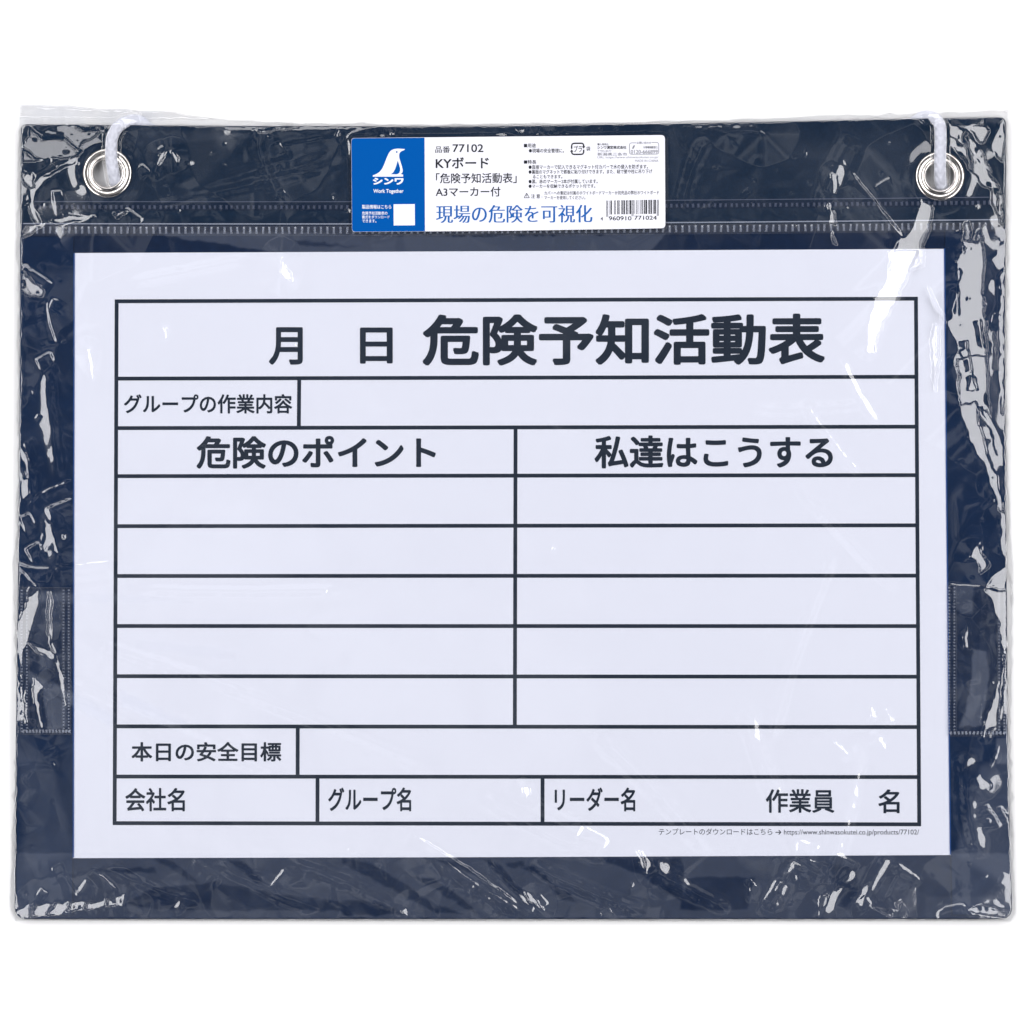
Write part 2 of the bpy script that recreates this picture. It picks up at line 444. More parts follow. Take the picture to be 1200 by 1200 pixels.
# ------------------------------------------------------------------ white cord through the eyelets
def cord():
    keys = [(137, 219, 1.0, 1.9), (135, 212, 3.6, 2.3), (132.5, 200, 5.6, 2.3), (130.6, 186, 6.0, 2.3), (130.2, 172, 6.0, 2.3), (131.6, 161, 5.9, 2.2), (136, 151.5, 5.4, 2.1),
            (144, 144.5, 4.2, 1.7), (154, 141, 2.6, 1.2), (165, 142.5, 1.3, 0.55), (178, 152, 0.75, 0.33), (230, 172, 0.75, 0.33), (600, 184, 0.75, 0.33), (1000, 168, 0.75, 0.33), (1062, 150, 0.75, 0.33),
            (1074, 141, 1.0, 0.4), (1082, 137, 1.7, 0.8), (1091, 137, 3.0, 1.4), (1098, 141, 4.6, 1.9), (1101.6, 149, 5.7, 2.2), (1102.2, 162, 6.0, 2.3), (1101.8, 178, 6.0, 2.3), (1101.5, 196, 5.8, 2.3),
            (1102, 210, 4.0, 2.3), (1104, 221, 1.2, 1.9)]
    K = np.array(keys); pts = []
    for i in range(len(K) - 1):
        p0, p1, p2, p3 = K[max(i - 1, 0)], K[i], K[i + 1], K[min(i + 2, len(K) - 1)]
        L = np.hypot(*(p2 - p1)[:2]); n = max(4, int(L / (0.9 if L < 30 else 6)))
        for k in range(n):
            t = k / n
            if L > 30: q = p1 + (p2 - p1) * t
            else: q = 0.5 * (2 * p1 + (p2 - p0) * t + (2 * p0 - 5 * p1 + 4 * p2 - p3) * t * t + (3 * p1 - p0 - 3 * p2 + p3) * t ** 3)
            pts.append(q)
    pts.append(K[-1]); pts = np.array(pts)
    C3 = P(pts[:, 0], pts[:, 1], pts[:, 2]) / PX         # in pixel-sized units
    n = 36; vs = []; s = 0.0
    for i, c in enumerate(C3):
        d = C3[min(i + 1, len(C3) - 1)] - C3[max(i - 1, 0)]; d /= np.linalg.norm(d)
        if i: s += np.linalg.norm(C3[i] - C3[i - 1])
        side = np.cross(d, (0, 0, 1.0)); side /= np.linalg.norm(side); up = np.cross(side, d)
        hz = pts[i, 3] / 0.41
        for k in range(n):
            a = 2 * math.pi * k / n
            b1 = abs(math.sin(3 * a + s * 0.30)); b2 = abs(math.sin(3 * a - s * 0.30))
            chk = math.sin(3 * a + s * .30) * math.sin(3 * a - s * .30)
            bump = 0.80 + 0.24 * (max(b1, b2) if chk > 0 else min(b1, b2) * 0.8) + 0.03 * math.sin(s * 2.1 + a * 23)
            vs.append((c + side * 7.1 * bump * math.cos(a) + up * hz * bump * math.sin(a)) * PX)
    m = len(C3)
    fs = [(i * n + k, i * n + (k + 1) % n, (i + 1) * n + (k + 1) % n, (i + 1) * n + k) for i in range(m - 1) for k in range(n)]
    fs += [tuple(range(n - 1, -1, -1)), tuple((m - 1) * n + k for k in range(n))]
    mb = MB(); mb.add(vs, fs)
    tag(mb.build('cord', M['cord'], None, True), 'white braided cord threaded through both metal eyelets of the navy board', 'cord')
cord()

# ------------------------------------------------------------------ the clear bag
S = 1200
rs = np.random.RandomState(11)
YY, XX = np.mgrid[0:S, 0:S].astype(np.float32)
def vnoise(cell, seed):
    r = np.random.RandomState(seed); n = int(S / cell) + 3
    g = r.uniform(-1, 1, (n, n)).astype(np.float32)
    t = np.arange(S) / cell; i = t.astype(int); f = (t - i).astype(np.float32); f = f * f * (3 - 2 * f)
    a = g[i][:, i]; b = g[i][:, i + 1]; c = g[i + 1][:, i]; d = g[i + 1][:, i + 1]
    fx = f[None, :]; fy = f[:, None]
    return (a * (1 - fx) + b * fx) * (1 - fy) + (c * (1 - fx) + d * fx) * fy
WX = vnoise(9, 1) * 1.6 + vnoise(4, 2) * 0.9
WY = vnoise(9, 3) * 1.6 + vnoise(4, 4) * 0.9

def blur(A, r):
    for ax in (0, 1):
        q = np.pad(A.astype(np.float64), [(r + 1, r) if k == ax else (0, 0) for k in (0, 1)], 'edge').cumsum(ax); n = 2 * r + 1
        A = (q[n:] - q[:-n]) / n if ax == 0 else (q[:, n:] - q[:, :-n]) / n
    return A.astype(np.float32)

def zoom(ox, oy, s, pts): return [(ox + x / s, oy + y / s) for x, y in pts]
def sdf(poly, pad=8, ragged=1.0):
    """signed distance (positive inside) to a px polygon, with its window"""
    q = np.array(poly, np.float32)
    x0, y0 = np.maximum(np.floor(q.min(0)) - pad, 0).astype(int); x1, y1 = np.minimum(np.ceil(q.max(0)) + pad, S - 1).astype(int)
    X = XX[y0:y1, x0:x1] + ragged * WX[y0:y1, x0:x1]; Y = YY[y0:y1, x0:x1] + ragged * WY[y0:y1, x0:x1]
    ins = np.zeros(X.shape, bool); dist = np.full(X.shape, 1e9, np.float32)
    for k in range(len(q)):
        a = q[k]; b = q[(k + 1) % len(q)]; d = b - a
        t = np.clip(((X - a[0]) * d[0] + (Y - a[1]) * d[1]) / max(float(d @ d), 1e-6), 0, 1)
        dist = np.minimum(dist, np.hypot(X - a[0] - t * d[0], Y - a[1] - t * d[1]))
        c = (a[1] > Y) != (b[1] > Y)
        if a[1] != b[1]: ins ^= c & (X < (b[0] - a[0]) * (Y - a[1]) / (b[1] - a[1]) + a[0])
    return np.where(ins, dist, -dist), slice(y0, y1), slice(x0, x1)
def sstep(a, b, x):
    t = np.clip((x - a) / (b - a), 0, 1); return t * t * (3 - 2 * t)

H = np.zeros((S, S), np.float32)            # film height above its resting level, in px
HAZE_SHEEN = np.zeros((S, S), np.float32)  # the film's own trace of scatter, plus painted-in grey reflections

def need(cx, cy, side, aim=0.0):
    """lean of the film that mirrors the softbox on that side to the camera"""
    p = P(cx, cy, 5.0); l = np.array((side * LX, aim, LZ) if abs(side) < 2 else (0, 1.36, LZ)) - p; v = CAM - p
    h = l / np.linalg.norm(l) + v / np.linalg.norm(v)
    return h[0] / h[2], -h[1] / h[2]         # in px directions (y down)

def facet(poly, side=1, aim=0.0, soft=2.2, k=1.0, period=None, ragged=1.0, rough=0.035, seed=0):
    """a patch of slack film leaning to one softbox"""
    soft *= 0.55
    d, sy, sx = sdf(poly, pad=110, ragged=ragged)
    c = np.mean(poly, 0); tx, ty = need(c[0], c[1], side, aim)
    X = XX[sy, sx] - c[0]; Y = YY[sy, sx] - c[1]
    m = sstep(-soft, soft * 0.6, d)
    L = math.hypot(tx, ty)
    r = (tx * X + ty * Y) / L                # px along the lean
    if period:
        w = r + 6 * vnoise(24, 40 + seed)[sy, sx] + 2.0 * vnoise(7, 60 + seed)[sy, sx]
        ph = (w / period) % 1.0
        ramp = np.where(ph < 0.86, ph / 0.86, (1 - ph) / 0.14) - 0.5
        h = -ramp * L * k * period * 0.86
    else:                                    # follow the strip: measure the lean from its own middle line
        wgt = m + 1e-6 * (m.max(1, keepdims=True) < 1e-3)
        mid = (wgt * X).sum(1) / wgt.sum(1)
        ok = np.nonzero(m.max(1) > 0.3)[0]
        if len(ok) > 2:
            mid = np.interp(np.arange(len(mid)), ok, mid[ok])
            kk = np.exp(-np.linspace(-2, 2, 31) ** 2); kk /= kk.sum()
            mid = np.convolve(np.pad(mid, 15, 'edge'), kk, 'valid')
        h = -((X - mid[:, None]) * tx + (Y * ty if abs(side) < 2 else Y * ty)) * k
    h = h - np.percentile(h[m > 0.5], 6) if (m > 0.5).sum() > 4 else h
    h += rough * 9 * vnoise(8, 80 + seed)[sy, sx] * 0.6
    s0 = H[sy, sx]
    h0 = h; mean = float(HLOW[sy, sx][m > 0.5].mean()) if (m > 0.5).any() else 0.0
    F = np.where(m > 0.5, h, -99.0)             # the raised side runs out in a long slope too gentle to catch a lamp
    sl = 0.15
    for k_ in (1, 2, 4, 8, 16, 32, 64):
        for dy, dx in ((0, 1), (1, 0), (1, 1), (1, -1)):
            G = F.copy(); n0, n1 = F.shape; c_ = sl * k_ * math.hypot(dy, dx); ky, kx = dy * k_, dx * k_
            if abs(ky) >= n0 or abs(kx) >= n1: continue
            def sub(o, L_): return (slice(max(o, 0), L_ + min(o, 0)), slice(max(-o, 0), L_ + min(-o, 0)))
            ya, yb = sub(ky, n0); xa, xb = sub(kx, n1)
            F[ya, xa] = np.maximum(F[ya, xa], G[yb, xb] - c_)
            F[yb, xb] = np.maximum(F[yb, xb], G[ya, xa] - c_)
    F = blur(blur(np.maximum(F + mean, -8), 4), 4)
    F = np.maximum(F, np.where(m > 0.02, h0 + mean, -99))
    out = np.where(PATCH[sy, sx], s0, np.maximum(s0, F + 0.75 * TEX[sy, sx]))
    H[sy, sx] = out * (1 - m) + m * (h0 + mean)
    PATCH[sy, sx] |= m > 0.5

LATER = []
def crease(p0, p1, w=2.2, slope=0.45, bend=0.0):
    LATER.append((p0, p1, w, slope, bend))       # ridges are pressed in once all the slack patches are laid
def press(p0, p1, w, slope, bend):
    """a sharp little ridge"""
    w *= 1.2
    a = np.array(p0, np.float32); b = np.array(p1, np.float32)
    pad = 13 * w + abs(bend) + 3
    x0, y0 = np.maximum(np.minimum(a, b) - pad, 0).astype(int); x1, y1 = np.minimum(np.maximum(a, b) + pad, S - 1).astype(int)
    X = XX[y0:y1, x0:x1] + 0.4 * WX[y0:y1, x0:x1]; Y = YY[y0:y1, x0:x1] + 0.4 * WY[y0:y1, x0:x1]
    d = b - a; L = float(np.hypot(*d)); d /= L
    s = (X - a[0]) * d[0] + (Y - a[1]) * d[1]; t = s / L
    n = (X - a[0]) * -d[1] + (Y - a[1]) * d[0] - bend * np.clip(4 * t * (1 - t), 0, 1)
    e = sstep(-0.02, 0.15, t) * (1 - sstep(0.8, 1.02, t))
    if d[0] < 0: n = -n                        # steep flank up the picture, long gentle flank behind it
    H[y0:y1, x0:x1] += slope * w * 1.3 * np.exp(-(n / np.where(n < 0, w, 5.5 * w if w < 4 else w)) ** 2) * e

def glint(x, y, a, sx_, sy_, ang):
    r = int(4 * max(sx_, sy_)) + 2; x0, x1, y0, y1 = int(x) - r, int(x) + r, int(y) - r, int(y) + r
    if x0 < 0 or y0 < 0 or x1 >= S or y1 >= S: return
    X = XX[y0:y1, x0:x1] - x; Y = YY[y0:y1, x0:x1] - y; c, s = math.cos(ang), math.sin(ang)
    H[y0:y1, x0:x1] += a * np.exp(-((c * X + s * Y) / sx_) ** 2 - ((-s * X + c * Y) / sy_) ** 2)

def haze_sheen(poly, amt, soft=1.5, ragged=1.0):  # paints a grey reflection into the scatter; negative amounts clear it
    d, sy, sx = sdf(poly, ragged=ragged, pad=int(soft * 2) + 8)
    HAZE_SHEEN[sy, sx] += amt * sstep(-soft, soft, d)

# crumple: flat facets between random folds, strongest round the border
border = 1 - sstep(-30, 26, np.minimum.reduce([XX - 80, 1112 - XX, YY - 275, 1012 - YY]))
crump_w = 0.16 + 0.84 * border
pts = []
for k in range(9000):
    x, y = rs.uniform(-40, 1240), rs.uniform(90, 1110)
    w = crump_w[min(max(int(y), 0), S - 1), min(max(int(x), 0), S - 1)]
    if rs.uniform() < 0.10 + 0.36 * w: pts.append((x, y))
pts += [(-60, 60), (1260, 60), (1260, 1160), (-60, 1160)]
hv = rs.normal(0, 1, len(pts))
res = delaunay_2d_cdt([Vector(p) for p in pts], [], [], 0, 1e-4)
CR = np.zeros((S, S), np.float32); vv = np.array([tuple(p) for p in res[0]]); src = [o[0] if o else 0 for o in res[3]]
hh = hv[src]
for tri in res[2]:
    p = vv[list(tri)]; z = hh[list(tri)]
    x0, y0 = np.maximum(np.floor(p.min(0)), 0).astype(int); x1, y1 = np.minimum(np.ceil(p.max(0)) + 1, S).astype(int)
    if x1 <= x0 or y1 <= y0: continue
    A = np.array([[p[1, 0] - p[0, 0], p[2, 0] - p[0, 0]], [p[1, 1] - p[0, 1], p[2, 1] - p[0, 1]]])
    det = np.linalg.det(A)
    if abs(det) < 1e-6: continue
    Ai = np.linalg.inv(A); X = XX[y0:y1, x0:x1] - p[0, 0]; Y = YY[y0:y1, x0:x1] - p[0, 1]
    u = Ai[0, 0] * X + Ai[0, 1] * Y; v = Ai[1, 0] * X + Ai[1, 1] * Y
    m = (u >= -1e-4) & (v >= -1e-4) & (u + v <= 1 + 1e-4)
    CR[y0:y1, x0:x1][m] = (z[0] + u * (z[1] - z[0]) + v * (z[2] - z[0]))[m]
flapzone = 1 - sstep(240, 262, YY)
H += blur(blur(CR, 2), 1) * crump_w * (0.40 - 0.24 * flapzone)
H += vnoise(60, 21) * 1.2 * (0.3 + border) + vnoise(140, 22) * 2.0

HLOW = blur(blur(H, 9), 9); TEX = H - HLOW; PATCH = np.zeros((S, S), bool)
Zt = lambda p: zoom(0, 100, 5.4545, p)        # the enlargements the fold outlines were read from
Zr = lambda p: zoom(1080, 120, 6.667, p)
Zs = lambda p: zoom(1080, 280, 6.667, p)
Zq = lambda p: zoom(1000, 300, 4, p)
Zw = lambda p: zoom(1000, 600, 4, p)
Zl = lambda p: zoom(0, 600, 4, p)
Zk = lambda p: zoom(0, 300, 4, p)
Zb = lambda p: zoom(0, 860, 3, p)
Zm = lambda p: zoom(400, 900, 3, p)
Zn = lambda p: zoom(780, 860, 2.857, p)
Zu = lambda p: zoom(780, 100, 2.857, p)
# --- top left corner
facet(Zt([(200, 262), (430, 250), (690, 256), (700, 288), (620, 315), (520, 372), (505, 400), (525, 410), (500, 455), (380, 465), (140, 482), (150, 380), (190, 330)]), 2, period=26, rough=0.07, seed=1)
facet(Zt([(496, 462), (500, 500), (400, 535), (290, 605), (228, 665), (208, 720), (212, 770), (265, 880), (225, 890), (188, 770), (188, 660), (240, 585), (330, 535), (420, 485)]), -1, seed=2)
facet(Zt([(128, 972), (180, 898), (300, 880), (240, 925), (160, 965)]), -1, seed=3)
facet(Zt([(320, 868), (440, 832), (600, 842), (480, 872), (370, 888)]), -1, seed=4)
facet(Zt([(720, 822), (830, 798), (800, 830), (750, 848)]), -1, soft=1.5, seed=5)
facet(Zt([(1000, 505), (1015, 460), (1050, 420), (1065, 425), (1040, 480), (1018, 512)]), 1, soft=1.5, seed=6)
facet(Zt([(1098, 420), (1130, 425), (1148, 470), (1135, 512), (1118, 470)]), 1, soft=1.5, seed=7)
facet(Zt([(150, 560), (200, 560), (215, 640), (190, 650), (150, 620)]), -1, k=.9, rough=.2, seed=8)
crease(*Zt([(900, 500), (960, 560)]), w=1.3, slope=.7)
crease(*Zt([(795, 780), (920, 865)]), w=1.3, slope=.6)
crease(*Zt([(330, 690), (400, 680)]), w=1.8, slope=.6)
crease((22, 127), (190, 133), w=2.5, slope=.3, bend=2)
crease((150, 128), (230, 142), w=2.5, slope=.4)
# --- along the top edge
facet([(298, 153), (330, 147), (350, 148), (312, 155)], 1, soft=1.4)
crease((250, 152), (440, 150), w=2.0, slope=.35, bend=2)
crease((405, 162), (445, 150), w=2.0, slope=.5, bend=-3)
crease((330, 172), (412, 158), w=3.0, slope=.3)
crease((160, 246), (410, 190), w=5.0, slope=.10)
crease((200, 228), (400, 170), w=6.0, slope=.08)
facet([(391, 160), (395, 152), (399, 153), (396, 163)], 1, soft=1.2)
facet([(457, 163), (459, 157), (464, 155), (463, 161)], 1, soft=1.2)
facet([(603, 153), (620, 148), (612, 154)], -1, soft=1.2)
facet([(640, 160), (645, 155), (650, 157), (644, 163)], -1, soft=1.2)
facet([(800, 147), (880, 146), (895, 155), (850, 152)], 2, soft=2)
# --- right top corner
facet(Zr([(200, 180), (300, 185), (440, 325), (480, 420), (550, 545), (520, 550), (420, 440), (320, 340), (200, 240)]), 1, aim=.55, rough=.07, period=26, seed=9)
facet(Zr([(200, 262), (300, 320), (420, 450), (510, 540), (590, 620), (620, 720), (635, 960), (560, 800), (540, 680), (480, 640), (380, 520), (290, 390), (200, 310)]), 1, aim=.55, rough=.07, period=30, seed=10)
facet(Zr([(320, 185), (500, 190), (520, 230), (480, 310), (450, 300), (420, 240)]), 1, rough=.1, seed=11)
facet(Zr([(560, 260), (640, 150), (652, 250), (640, 460), (600, 440), (555, 350)]), 1, rough=.12, seed=12)
facet(Zr([(590, 700), (640, 720), (642, 980), (600, 850)]), 1, seed=13)
facet(Zr([(330, 955), (368, 940), (385, 1010), (380, 1110), (410, 1180), (400, 1240), (310, 1240), (340, 1100)]), 1, seed=14)
facet(Zr([(432, 1010), (455, 990), (478, 1120), (486, 1240), (420, 1240), (405, 1130)]), 1, seed=15)
crease(*Zu([(615, 285), (795, 512)]), w=1.7, slope=.7)
facet(Zu([(555, 295), (572, 300), (575, 355), (560, 360)]), 1, soft=2.4, k=.8)
facet(Zu([(548, 400), (565, 430), (570, 470), (555, 460)]), 1, soft=2.4, k=.8)
facet(Zu([(550, 480), (570, 530), (560, 520)]), 1, soft=2)
facet(Zu([(858, 385), (890, 400), (896, 440), (868, 520), (862, 600), (800, 636), (735, 700), (745, 640), (755, 570), (780, 525), (830, 480)]), 1, seed=16)
# --- right strip
facet(Zs([(410, 30), (460, 0), (480, 60), (492, 180), (480, 300), (475, 380), (480, 450), (482, 560), (505, 640), (510, 780), (500, 880), (492, 960), (505, 1040), (520, 1120), (525, 1220),
          (290, 1220), (285, 1020), (250, 945), (270, 905), (300, 880), (205, 660), (245, 620), (232, 545), (270, 460), (295, 380), (312, 310), (322, 250), (290, 210), (278, 180), (290, 130), (320, 110), (335, 80), (330, 0)]), 1, rough=.06, seed=17)
facet(Zq([(490, 480), (500, 560), (498, 700), (600, 720), (640, 742), (632, 560), (625, 470), (560, 470)]), 1, rough=.07, seed=18)
facet(Zq([(497, 700), (520, 690), (575, 690), (590, 790), (610, 840), (630, 940), (670, 1030), (690, 1110), (705, 1200), (682, 1200), (655, 1090), (620, 970), (585, 930), (545, 850), (515, 770)]), 1, rough=.08, seed=19)
facet(Zq([(600, 720), (640, 745), (670, 810), (700, 880), (708, 905), (700, 950), (670, 900), (640, 800)]), 1, seed=20)
facet(Zq([(690, 80), (706, 75), (709, 380), (706, 740), (690, 740), (685, 600), (682, 320), (688, 200)]), 1, soft=1.6, rough=.1, seed=21)
facet(Zq([(655, 360), (668, 350), (672, 520), (660, 530)]), 1, soft=1.3, rough=.2)
for a, b in (([(287, 380), (287, 610)]), ([(352, 790), (352, 860)]), ([(290, 890), (355, 850)]), ([(360, 860), (395, 1060)]), ([(395, 1060), (350, 1190)]), ([(395, 1060), (430, 1190)]), ([(455, 620), (485, 860)])):
    crease(*Zs([a, b]), w=0.95, slope=-1.1)
# highlights over the sheet
facet(Zq([(165, -20), (300, -20), (270, 50), (212, 190), (180, 250), (125, 350), (98, 460), (62, 440), (70, 340), (100, 210), (150, 120), (180, 40)]), 1, seed=22)
facet(Zq([(350, 150), (400, 240), (432, 312), (390, 255)]), 1, soft=1.2)
facet(Zq([(380, 320), (402, 325), (405, 450), (385, 630), (365, 500), (365, 400)]), 1, soft=1.6)
facet(Zk([(405, 470), (418, 440), (428, 500), (440, 520), (434, 622), (420, 530)]), -1, soft=1.3)
facet(Zk([(770, 340), (790, 345), (785, 395), (772, 390)]), -1, soft=2.5, k=.7)
facet([(328, 318), (333, 302), (338, 315), (344, 330), (335, 327)], 1, soft=1.4)
# --- right lower
facet(Zw([(590, 140), (600, 190), (645, 245), (602, 292), (585, 222), (552, 206)]), 1, soft=1.6, rough=.1, seed=23)
facet(Zw([(690, 0), (720, 10), (717, 232), (696, 200)]), 1, soft=1.8, rough=.12, seed=24)
facet(Zw([(622, 352), (662, 300), (716, 264), (746, 368), (716, 362)]), 1, rough=.12, seed=25)
facet(Zw([(622, 362), (740, 374), (745, 500), (716, 620), (700, 720), (696, 600), (690, 520), (650, 430)]), 1, rough=.03, seed=26)
facet(Zw([(530, 540), (545, 560), (540, 640), (525, 630)]), 1, soft=3, k=.7)
facet(Zw([(650, 900), (690, 800), (682, 1000), (640, 1010), (600, 1050)]), 1, soft=2.5, k=.62)
crease(*Zw([(722, 640), (680, 1010)]), w=1.5, slope=.6)
crease(*Zw([(610, 830), (605, 1010)]), w=1.4, slope=.3)
crease(*Zw([(440, 340), (620, 358)]), w=1.6, slope=.4)
crease(*Zw([(300, 440), (560, 430)]), w=2, slope=.16)
facet(Zw([(660, 1150), (690, 1090), (670, 1170)]), 1, soft=1.5)
# --- left side
facet(Zk([(100, 72), (132, 92), (202, 160), (200, 185), (130, 186), (100, 160)]), -1, rough=.12, seed=27)
facet(Zk([(92, 880), (132, 960), (126, 1032), (94, 960)]), -1, rough=.06, seed=28)
facet(Zk([(90, 1040), (132, 1050), (132, 1120), (98, 1135)]), -1, rough=.15, seed=29)
facet(Zk([(92, 60), (100, 60), (97, 800), (90, 800)]), -1, soft=1.4, rough=.15)
crease(*Zk([(215, 200), (268, 420)]), w=1.8, slope=.55, bend=4)
crease(*Zk([(255, 195), (230, 250)]), w=1.4, slope=.6)
crease(*Zk([(165, 495), (245, 455)]), w=2.2, slope=.6)
crease(*Zk([(100, 45), (250, 140)]), w=2.5, slope=.4)
crease(*Zk([(120, 1145), (345, 1050)]), w=1.5, slope=.4)
crease(*Zk([(210, 1195), (350, 1135)]), w=2.0, slope=.6)
crease(*Zk([(160, 850), (110, 890)]), w=1.3, slope=.5)
facet(Zl([(210, 40), (240, 60), (245, 110), (275, 190), (250, 180), (240, 140), (190, 200), (210, 110)]), -1, soft=2, k=.75, rough=.06)
crease(*Zl([(120, 185), (190, 145)]), w=2.0, slope=.6)
crease(*Zl([(90, 35), (150, 10)]), w=2.0, slope=.6)
facet(Zl([(288, 110), (305, 100), (308, 120), (292, 128)]), -1, soft=1.3)
crease(*Zl([(75, 245), (250, 265)]), w=2.0, slope=.5, bend=3)
crease(*Zl([(250, 265), (560, 232)]), w=2.0, slope=.4)
crease(*Zl([(68, 255), (175, 362)]), w=2.2, slope=.6)
facet(Zl([(130, 400), (182, 365), (176, 430), (136, 592), (105, 640), (98, 720), (120, 985), (95, 840), (75, 620), (80, 540)]), -1, rough=.02, seed=30)
facet(Zl([(66, 262), (90, 290), (85, 500), (68, 640), (62, 420)]), -1, soft=2, rough=.05)
crease(*Zl([(72, 640), (125, 990)]), w=1.5, slope=.6)
facet(Zl([(228, 370), (242, 370), (240, 590), (300, 780), (306, 905), (290, 840), (235, 620), (225, 560)]), -1, soft=1.8, k=.75)
facet(Zl([(165, 770), (205, 820), (178, 862), (205, 1012), (158, 890), (155, 830)]), -1, soft=1.6, k=.85)
facet(Zl([(130, 610), (260, 660), (262, 700), (200, 670)]), -1, soft=2.5, k=.66)
# --- bottom edge
facet(Zb([(48, 622), (110, 600), (200, 598), (240, 588), (330, 592), (440, 568), (425, 600), (290, 618), (150, 640), (62, 650)]), -1, period=20, rough=.12, seed=31)
for a, b in (([(180, 475), (220, 455)]), ([(215, 485), (290, 590)]), ([(270, 570), (310, 510)]), ([(320, 470), (420, 560)]), ([(680, 440), (780, 520)]), ([(950, 540), (1010, 470)]), ([(140, 545), (170, 565)])):
    crease(*Zb([a, b]), w=1.6, slope=.42)
crease(*Zm([(245, 235), (660, 512)]), w=2.2, slope=.7, bend=-3)
crease(*Zm([(330, 300), (668, 518)]), w=1.5, slope=.7, bend=5)
crease(*Zm([(520, 320), (720, 505)]), w=3.5, slope=.2, bend=4)
facet(Zm([(632, 430), (652, 440), (668, 448), (712, 496), (690, 486), (665, 470)]), -1, soft=1.4, rough=.1)
facet(Zm([(205, 500), (225, 490), (238, 515), (215, 512)]), -1, soft=1.4)
facet(Zm([(640, 75), (655, 68), (668, 95), (650, 100)]), 1, soft=2.2)
crease(*Zm([(665, 95), (910, 215)]), w=2.0, slope=.4)
crease(*Zm([(840, 205), (945, 262)]), w=3.0, slope=.42)
crease(*Zm([(910, 515), (945, 490)]), w=1.3, slope=.5)
facet(Zm([(1022, 275), (1032, 268), (1080, 372), (1066, 374)]), -1, soft=1.6, k=.8)
facet(Zm([(1050, 290), (1062, 285), (1088, 340), (1076, 370)]), -1, soft=1.8, k=.8)
for a, b in (([(275, 560), (300, 485)]), ([(300, 605), (385, 480)]), ([(650, 525), (725, 380)]), ([(690, 560), (770, 425)]), ([(660, 540), (690, 575)]), ([(740, 560), (800, 440)]), ([(770, 430), (860, 500)]), ([(440, 360), (520, 380)]), ([(430, 410), (560, 450)]), ([(420, 430), (530, 480)]), ([(560, 400), (650, 440)])):
    crease(*Zn([a, b]), w=1.9, slope=.34)
facet(Zn([(520, 540), (550, 528), (545, 560), (520, 605), (508, 608)]), 1, soft=1.5, rough=.1)
facet(Zn([(690, 575), (760, 590), (755, 612), (725, 600)]), -1, soft=1.5, rough=.1)
facet(Zn([(770, 570), (788, 560), (775, 592)]), -1, soft=1.4)
facet(Zn([(1010, 590), (1060, 575), (1148, 590), (1140, 616), (1080, 606), (1030, 602)]), 1, soft=1.8, rough=.25, seed=33)
crease(*Zn([(905, 612), (1010, 578)]), w=1.8, slope=.5, bend=-6)
facet(Zn([(1040, 150), (1060, 140), (1092, 172), (1070, 186), (1050, 176)]), 1, soft=1.6, rough=.1)
facet(Zn([(1090, 110), (1110, 70), (1105, 100)]), 1, soft=1.4, rough=.1)
for k in range(9): crease(*Zn([(1075 + 9 * k % 70, 235 + 13 * k % 60), (1085 + 9 * k % 70, 260 + 13 * k % 60)]), w=1.5, slope=.5)
facet(Zn([(570, 25), (600, 45), (645, 90), (610, 75)]), 1, soft=2.4, k=.8)
facet(Zn([(715, 25), (745, 45), (735, 48)]), 1, soft=1.8, k=.8)
facet(Zw([(80, 910), (110, 940), (120, 975), (85, 960)]), 1, soft=2.2, k=.8)
facet(Zw([(150, 920), (170, 960), (205, 980), (170, 975)]), 1, soft=1.8, k=.8)
facet(Zw([(110, 1060), (135, 1060), (165, 1100), (140, 1095)]), 1, soft=2, k=.8)
# long soft folds running over the board and the form
for p0, p1, w, sl, bd in (((60, 790), (330, 905), 7, .15, 6), ((90, 745), (520, 905), 6, .13, -5), ((150, 690), (420, 690), 5, .12, 3), ((560, 930), (720, 1010), 6, .2, 4), ((700, 860), (830, 1000), 7, .19, -6),
                          ((870, 820), (960, 1030), 8, .165, 8), ((1010, 860), (960, 1060), 7, .165, -5), ((1040, 1005), (1010, 1066), 5, .26, 3), ((980, 640), (900, 880), 6, .14, 6), ((930, 560), (1060, 700), 5, .13, 4), ((150, 330), (300, 300), 5, .12, 2), ((880, 480), (1040, 470), 6, .1, 4),
                          ((985, 420), (1030, 500), 3.5, .3, 3), ((940, 470), (1010, 560), 4, .22, 3), ((300, 160), (330, 240), 6, .12, 3), ((830, 160), (800, 250), 7, .12, 4), ((1000, 160), (960, 250), 8, .14, 4),
                          ((55, 430), (70, 560), 6, .16, 3), ((1130, 880), (1150, 1010), 8, .18, 5), ((250, 1010), (380, 1068), 5, .17, 3), ((330, 1008), (470, 1066), 6, .17, -4), ((620, 1010), (760, 1070), 6, .25, 4),
                          ((760, 1012), (860, 1066), 7, .25, 4), ((940, 1010), (900, 1070), 8, .2, 3), ((1000, 1020), (960, 1070), 6, .2, 3), ((120, 1015), (240, 1060), 5, .17, 3)):
    crease(p0, p1, w=w, slope=sl, bend=bd)
# many small specks of light
for k in range(620):
    x, y = rs.uniform(22, 1180), rs.uniform(146, 1074)
    if border[int(y), int(x)] < 0.6 and rs.uniform() > 0.10: continue
    s = rs.uniform(0.8, 1.9); e = rs.uniform(1, 2.6)
    glint(x, y, rs.choice((-1, 1)) * s * rs.uniform(0.2, 0.62), s, s * e, rs.uniform(0, math.pi))
for k in range(140):
    x, y = rs.uniform(24, 1176), rs.uniform(150, 1070)
    if border[int(y), int(x)] < 0.6: continue
    a = rs.uniform(0, math.pi); l = rs.uniform(6, 22)
    crease((x, y), (x + l * math.cos(a), y + l * math.sin(a)), w=rs.uniform(1.0, 1.8), slope=rs.uniform(.12, .42))

for c_ in LATER: press(*c_)

